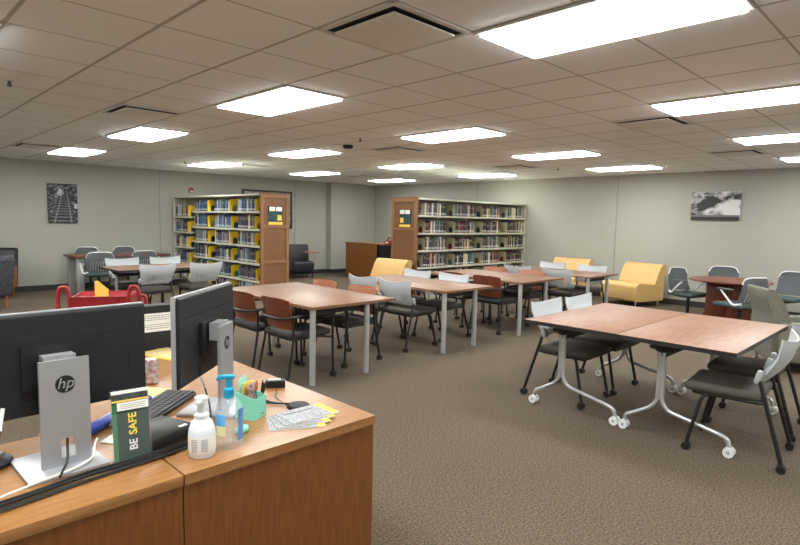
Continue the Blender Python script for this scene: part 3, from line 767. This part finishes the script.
q.build('printed_panel', None, cd, smooth=False)
ML = Matrix.Rotation(PI/2,4,'X') @ Matrix.Rotation(PI/2,4,'Z')
text('lettering', 'BE', .034, white_m, cd, Matrix.Translation((.005,-.0095,.054)) @ ML, .0004, 0, 'CENTER')
text('lettering', 'SAFE', .034, mat('yellow ink', (240,214,40), .5), cd, Matrix.Translation((.005,-.0095,.122)) @ ML, .0004, 0, 'CENTER')

def obj_at(o, x, y, z=DT, rz=0.): o.location = (x,y,z); o.rotation_euler = (0,0,rz); return o
# foam soap bottle
t = thing('foam_soap_bottle', 'white foam soap pump bottle with printed label on the desk front', 'bottle', (.82,1.745,DT), R(-40))
MB().lathe([(.038,0),(.043,.006),(.044,.075),(.042,.095),(.034,.117),(.022,.13)]).build('bottle', whitegel, t)
MB().lathe([(.024,.126),(.024,.142),(.014,.15),(.013,.178),(.022,.184),(.022,.2),(.016,.203)]).box((0,-.028,.193), (.016,.04,.012), .004).build('pump', white_m, t)
q = MB().use(paper).lathe([(.0444,.02),(.0446,.021),(.0446,.074),(.0444,.075)]).use(ink)
for k in range(8):
    for a0 in (-.5, .25):
        for j in range(4):
            a = -PI/2+a0*1.0+j*.12; q.box((.0448*math.cos(a),.0448*math.sin(a),.028+k*.0055), (.0008,.0045,.0018), 0, rz=a)
q.build('label', None, t)
# hand sanitizer
t = thing('hand_sanitizer_bottle', 'clear hand sanitizer bottle with turquoise pump on the desk', 'bottle', (.925,1.755,DT), R(-30))
MB().lathe([(.041,0),(.046,.005),(.046,.13),(.042,.152),(.024,.172),(.014,.178)]).build('bottle', clearp, t)
MB().use(bluec).lathe([(.017,.172),(.018,.205),(.010,.21),(.009,.24)]).box((-.008,0,.248), (.06,.022,.014), .006).box((-.036,0,.242), (.012,.016,.012), .003).build('pump', None, t)
q = MB().use(bluel)
q.grid(lambda u, v: (.0468*math.cos(-.3+u*.55), .0468*math.sin(-.3+u*.55), .03+.11*v), 8, 2, None, .0006)
q.use(mat('label sky', (96,176,226), .5)).grid(lambda u, v: (.0468*math.cos(-2.3+u*.5), .0468*math.sin(-2.3+u*.5), .07+.055*v), 8, 2, None, .0006)
q.use(mat('label cream', (240,232,180), .5)).grid(lambda u, v: (.0474*math.cos(-2.2+u*.4), .0474*math.sin(-2.2+u*.4), .05+.035*v), 8, 2, None, .0008)
q.build('label', None, t)
# organizer
t = thing('pen_organizer', 'mint green desk organizer box on the right desk', 'organizer', (1.13,1.965,DT), R(28))
m = MB()
m.b2(-.04,.04,-.045,.045,0,.003).prism([(-.045,0),(.045,0),(.045,.11),(-.045,.085)], 'x', -.041, -.038).prism([(-.045,0),(.045,0),(.045,.11),(-.045,.085)], 'x', .038, .041)
m.b2(-.04,.04,-.045,-.042,0,.085).b2(-.04,.04,.042,.045,0,.11).b2(-.002,.002,-.045,.045,0,.07); m.build('box', mint, t, smooth=False)
MB().use(inkb).box((.015,-.0455,.015), (.014,.001,.004), 0).build('printed_mark', None, t, smooth=False)
o = MB().prism([(-.03,0),(.035,0),(.035,.10),(.02,.115),(-.03,.1)], 'y', -.001, .001).build('mint_card', mintf, smooth=False); obj_at(o, 1.115,1.99,DT+.05,R(28)); o.rotation_euler.x = R(-6); tag(o, 'mint green card standing tallest in the organizer', 'card')
o = MB().prism([(-.03,0),(.03,0),(.03,.1),(-.03,.1)], 'y', -.002, .002).build('sticky_notes', yelp, smooth=False); obj_at(o, 1.125,1.98,DT+.04,R(22)); tag(o, 'yellow sticky note pad standing in the organizer', 'note pad')
o = MB().use(mat('floral cover', (60,56,60), .6, c2=(190,150,140), scale=60)).box((0,0,.065), (.065,.012,.13), .002).use(paper).box((0,0,.065), (.062,.009,.126)).build('notebook'); obj_at(o, 1.142,1.955,DT+.004,R(40)); o.rotation_euler.x = R(-7); tag(o, 'small dark floral notebook standing in the organizer', 'notebook')
for k, (dx, dy, c, nm) in enumerate(((.17,-.0,(228,226,220),'white'),(.178,.008,(206,120,60),'orange'),(.19,.0,(26,26,28),'black'),(.185,-.008,(30,30,34),'dark grey'))):
    m = MB().use(mat('pen '+nm, c, .4)).cyl((0,0,.01),(0,0,.125),.0042,seg=10).cyl((0,0,0),(0,0,.01),.001,.0042,seg=10)
    m.cyl((0,0,.125),(0,0,.135),.0025,seg=8).box((.005,0,.11), (.002,.003,.03)); o = m.build('pen'); obj_at(o, .985+dx, 1.975+dy, DT+.004); o.rotation_euler = (R(4*k-6), R(3*k), 0)
    tag(o, '%s pen standing in the mint organizer' % nm, 'pen', 'pens in the organizer')
o = MB().box((0,0,.014), (.055,.035,.028), .012, seg=3).build('eraser', mint); obj_at(o, 1.015,1.83,DT,R(20)); tag(o, 'small mint green eraser beside the sanitizer bottle', 'eraser')
# black device
t = thing('card_reader', 'small black box device near the desk right edge', 'device', (1.42,2.24,DT), R(-30))
MB().box((0,0,.018), (.09,.045,.036), .006).build('body', blkp, t)
MB().box((-.005,0,.037), (.06,.028,.003), .001).build('top_plate', greyp, t)
o = MB().lathe([(.05,0),(.05,.004),(.042,.012),(.02,.014)]).build('cable_grommet', inkb); obj_at(o, 1.34,1.935); tag(o, 'black round cable grommet cap on the desk', 'grommet')
# booklets
def booklet(x, y, rz, z, label):
    t = thing('booklet', label, 'booklet', (x,y,z), rz, 'fanned booklets on the desk corner')
    MB().use(paper).box((0,0,.0018), (.14,.215,.0032)).build('pages', None, t, smooth=False)
    q = MB().use(mat('cover grey print', (176,178,182), .5, c2=(120,122,128), scale=30, stretch=(1,6,1))).b2(-.07,.07,-.075,.1075,.0034,.004).use(yelp).b2(-.07,.07,-.1075,-.075,.0034,.0042).use(inkb).b2(.03,.036,-.05,.09,.004,.0044)
    q.build('cover', None, t, smooth=False); return t
booklet(1.225,1.785,R(62),DT,'lowest grey and yellow booklet of the fan on the desk corner')
booklet(1.25,1.795,R(70),DT+.0046,'second booklet of the fan on the desk corner')
booklet(1.275,1.805,R(79),DT+.0092,'third booklet of the fan on the desk corner')
booklet(1.295,1.81,R(88),DT+.0138,'topmost grey and yellow booklet of the fan on the desk corner')
def cable(pts, r, m, name, label, fil=.12):
    o = MB().tube(pts, r, fil=fil, seg=8).build(name, m); tag(o, label, 'cable'); return o
for k in range(4):
    q = .012*k
    cable([(1.14+q,2.13-q,DT+.006),(1.2+q,2.1+q*.6,DT+.02+q*.3),(1.27,2.03+q*.5,DT+.006),(1.32,1.97-q*.3,DT+.01)], .0035, blkp, 'cable', ['black cable to the grommet, upper','black cable to the grommet, second','black cable to the grommet, third','black cable to the grommet, lowest'][k])
cable([(1.40,2.2,DT+.004),(1.36,2.14,DT+.004),(1.33,2.1,DT+.004),(1.3,1.95,DT+.005)], .002, blkp, 'cable', 'thin black cable from the small box device')
# laptop dock / cables / keyboard etc.
t = thing('docking_station', 'flat black box with white stickers lying behind the sign', 'computer', (.755,1.96,DT), R(18))
MB().box((0,0,.028), (.19,.18,.05), .006).build('case', blkp, t)
MB().b2(.04,.07,-.075,-.06,.053,.0545).build('sticker', paper, t, smooth=False); MB().b2(-.07,-.05,.06,.08,.053,.0545).build('sticker', paper, t, smooth=False)
t = thing('keyboard', 'black keyboard lying behind the sign toward the second monitor', 'keyboard', (.875,2.275,DT), math.atan2(.3,.36))
MB().box((0,0,.01), (.43,.14,.016), .004).build('case', blkp, t)
k_ = MB().use(mat('key caps', (52,54,60), .5))
for r_ in range(5):
    for c_ in range(17): k_.box((-.2+c_*.025,-.052+r_*.026,.021), (.021,.021,.008))
k_.build('keys', None, t, smooth=False)
o = MB().box((0,0,.012), (.44,.06,.024), .012, seg=4).build('wrist_rest', blue_m); obj_at(o, .731,2.302,DT,math.atan2(.3,.36)); tag(o, 'long shiny blue wrist rest beside the keyboard', 'wrist rest')
t = thing('computer_mouse', 'black computer mouse left of the first monitor stand', 'mouse', (.305,2.085,DT), R(-50))
MB().sph((0,0,.011), .031, (1.1,1.9,.8), 18, 12).build('shell', blkp, t)
MB().cyl((-.004,.025,.033),(.004,.025,.033),.008).build('scroll_wheel', greyp, t)
rc = random.Random(3)
for k in range(6):
    q = k*.0085; z = [DT+.006, DT+.006, DT+.015, DT+.006, DT+.016, DT+.007][k]
    w_ = lambda a: rc.uniform(-a, a)
    cable([(.0,1.715+q,z),(.16,1.73+q*1.1+w_(.006),z+.004),(.32,1.752+q+w_(.01),z),(.47,1.785+q+w_(.01),z+.002),(.60,1.795+q*.8,z+.002),(.72,1.80+q*.8,z+.004),(.80,1.822+q*.7,z),(.89,1.85+q,z),(.93+q,1.94+q,DT+.006)], .0036, blkp, 'cable',
          'black cable %s in the bundle along the desk front' % ['foremost','second','third','fourth','fifth','rearmost'][k], .06)
cable([(.1,1.74,DT+.02),(.3,1.80,DT+.028),(.46,1.86,DT+.022),(.535,1.91,DT+.02),(.56,1.99,DT+.03),(.6,2.1,DT+.01)], .0038, mat('ivory cable', (222,220,206), .5), 'cable', 'ivory cable running across the first monitor stand base')
cable([(.478,1.975,DT+.15),(.474,1.96,DT+.09),(.47,1.945,DT+.07),(.462,1.91,DT+.035),(.42,1.83,DT+.022)], .004, blkp, 'cable', 'black cable hanging through the first monitor stand opening', .03)
t = thing('display_cable', 'black cable with white plug hanging at far left', 'cable', (0,0,0))
MB().tube([(.315,2.0,.95),(.30,1.975,.89)], .006).build('plug', white_m, t)
MB().tube([(.30,1.975,.89),(.28,1.94,.83),(.24,1.88,DT+.012),(.1,1.85,DT+.008)], .005, fil=.05).build('lead', blkp, t)
t = thing('display_cable', 'black cable with white plug under the second monitor', 'cable', (0,0,0))
MB().tube([(1.02,2.2,.9),(1.035,2.17,.83)], .005).build('plug', white_m, t)
MB().tube([(1.035,2.17,.83),(1.03,2.12,.78),(.98,2.0,DT+.006),(.9,1.97,DT+.06)], .0035, fil=.05).build('lead', blkp, t)
# can, papers, notice box
t = thing('drink_can', 'printed soda can on the desk between the two monitors', 'can', (1.01,2.68,DT))
MB().lathe([(.024,0),(.033,.008),(.033,.105),(.027,.118),(.026,.12)]).build('body', can_m, t)
MB().lathe([(.0255,.1195),(.024,.1175),(.001,.1175)]).box((0,.006,.1195), (.014,.024,.002)).build('lid', silver, t)
t = thing('notice_box', 'black box with white printed notice beyond the soda can', 'box', (1.33,3.47,DT), R(-4))
MB().prism(rprof([(-.13,0),(-.11,.265),(-.02,.265),(.04,0)], .006, 3), 'x', -.24, .24).build('body', inkb, t, smooth=False)
q = MB().use(paper).b2(-.17,.13,-.0015,0,-.055,.055).use(mat('grey print', (130,130,130), .8))
for k, (z, x0, x1) in enumerate(((.038,-.12,.09),(.026,-.13,.1),(.014,-.15,.11),(-.014,-.1,.08),(-.026,-.11,.06),(-.038,-.08,.05))):
    x = x0
    while x < x1:
        w = random.uniform(.006,.02); q.b2(x, min(x+w, x1), -.002, -.0014, z, z+.0042); x += w+.004
o = q.build('notice', None, t, smooth=False); o.location = (0,-.1195,.165); o.rotation_euler.x = R(-4.3)
o = MB().use(yelp).box((0,0,.003), (.2,.27,.006)).use(cream).box((.01,-.01,.0068), (.18,.24,.0015)).build('envelope', smooth=False); obj_at(o, 1.3,3.2,DT,R(20)); tag(o, 'yellow envelope on the desk before the black notice box', 'envelope')
o = MB().use(cream).box((0,0,.001), (.15,.21,.002)).build('manila_sheet', smooth=False); obj_at(o, .93,2.56,DT,R(35)); tag(o, 'pale yellow paper sheet on the desk beside the soda can', 'paper')
o = MB().use(paper).box((0,0,.002), (.05,.22,.004)).build('paper_strip', smooth=False); obj_at(o, .70,2.13,DT,R(-48)); tag(o, 'white paper strip on the desk under the first monitor corner', 'paper')

# ------------------------------------------------------------------ camera, world, colour
yaw, pitch, roll, F = 0.7849, -0.09267, -0.02038, 556.9
f = Vector((math.cos(yaw)*math.cos(pitch), math.sin(yaw)*math.cos(pitch), math.sin(pitch)))
r = Vector((math.sin(yaw), -math.cos(yaw), 0)); d = f.cross(r)
r2 = r*math.cos(roll)+d*math.sin(roll); d2 = d*math.cos(roll)-r*math.sin(roll)
cam = bpy.data.cameras.new('camera'); co = bpy.data.objects.new('camera', cam); COL.objects.link(co)
M = Matrix.Identity(4)
for i in range(3): M[i][0] = r2[i]; M[i][1] = -d2[i]; M[i][2] = -f[i]
M.translation = (0,0,EYE); co.matrix_world = M
cam.sensor_width = 36; cam.lens = 36*F/800; cam.clip_start = .02; cam.clip_end = 100
scn.camera = co
w = bpy.data.worlds.new('world'); scn.world = w; w.use_nodes = True
w.node_tree.nodes['Background'].inputs[0].default_value = (.6,.65,.7,1); w.node_tree.nodes['Background'].inputs[1].default_value = .3
scn.view_settings.view_transform = 'Standard'; scn.view_settings.look = 'None'
scn.view_settings.exposure = 0.0
scn.cycles.max_bounces = 10; scn.cycles.diffuse_bounces = 7; scn.cycles.use_denoising = True
for o in scn.objects:
    if '_used' in o: del o['_used']
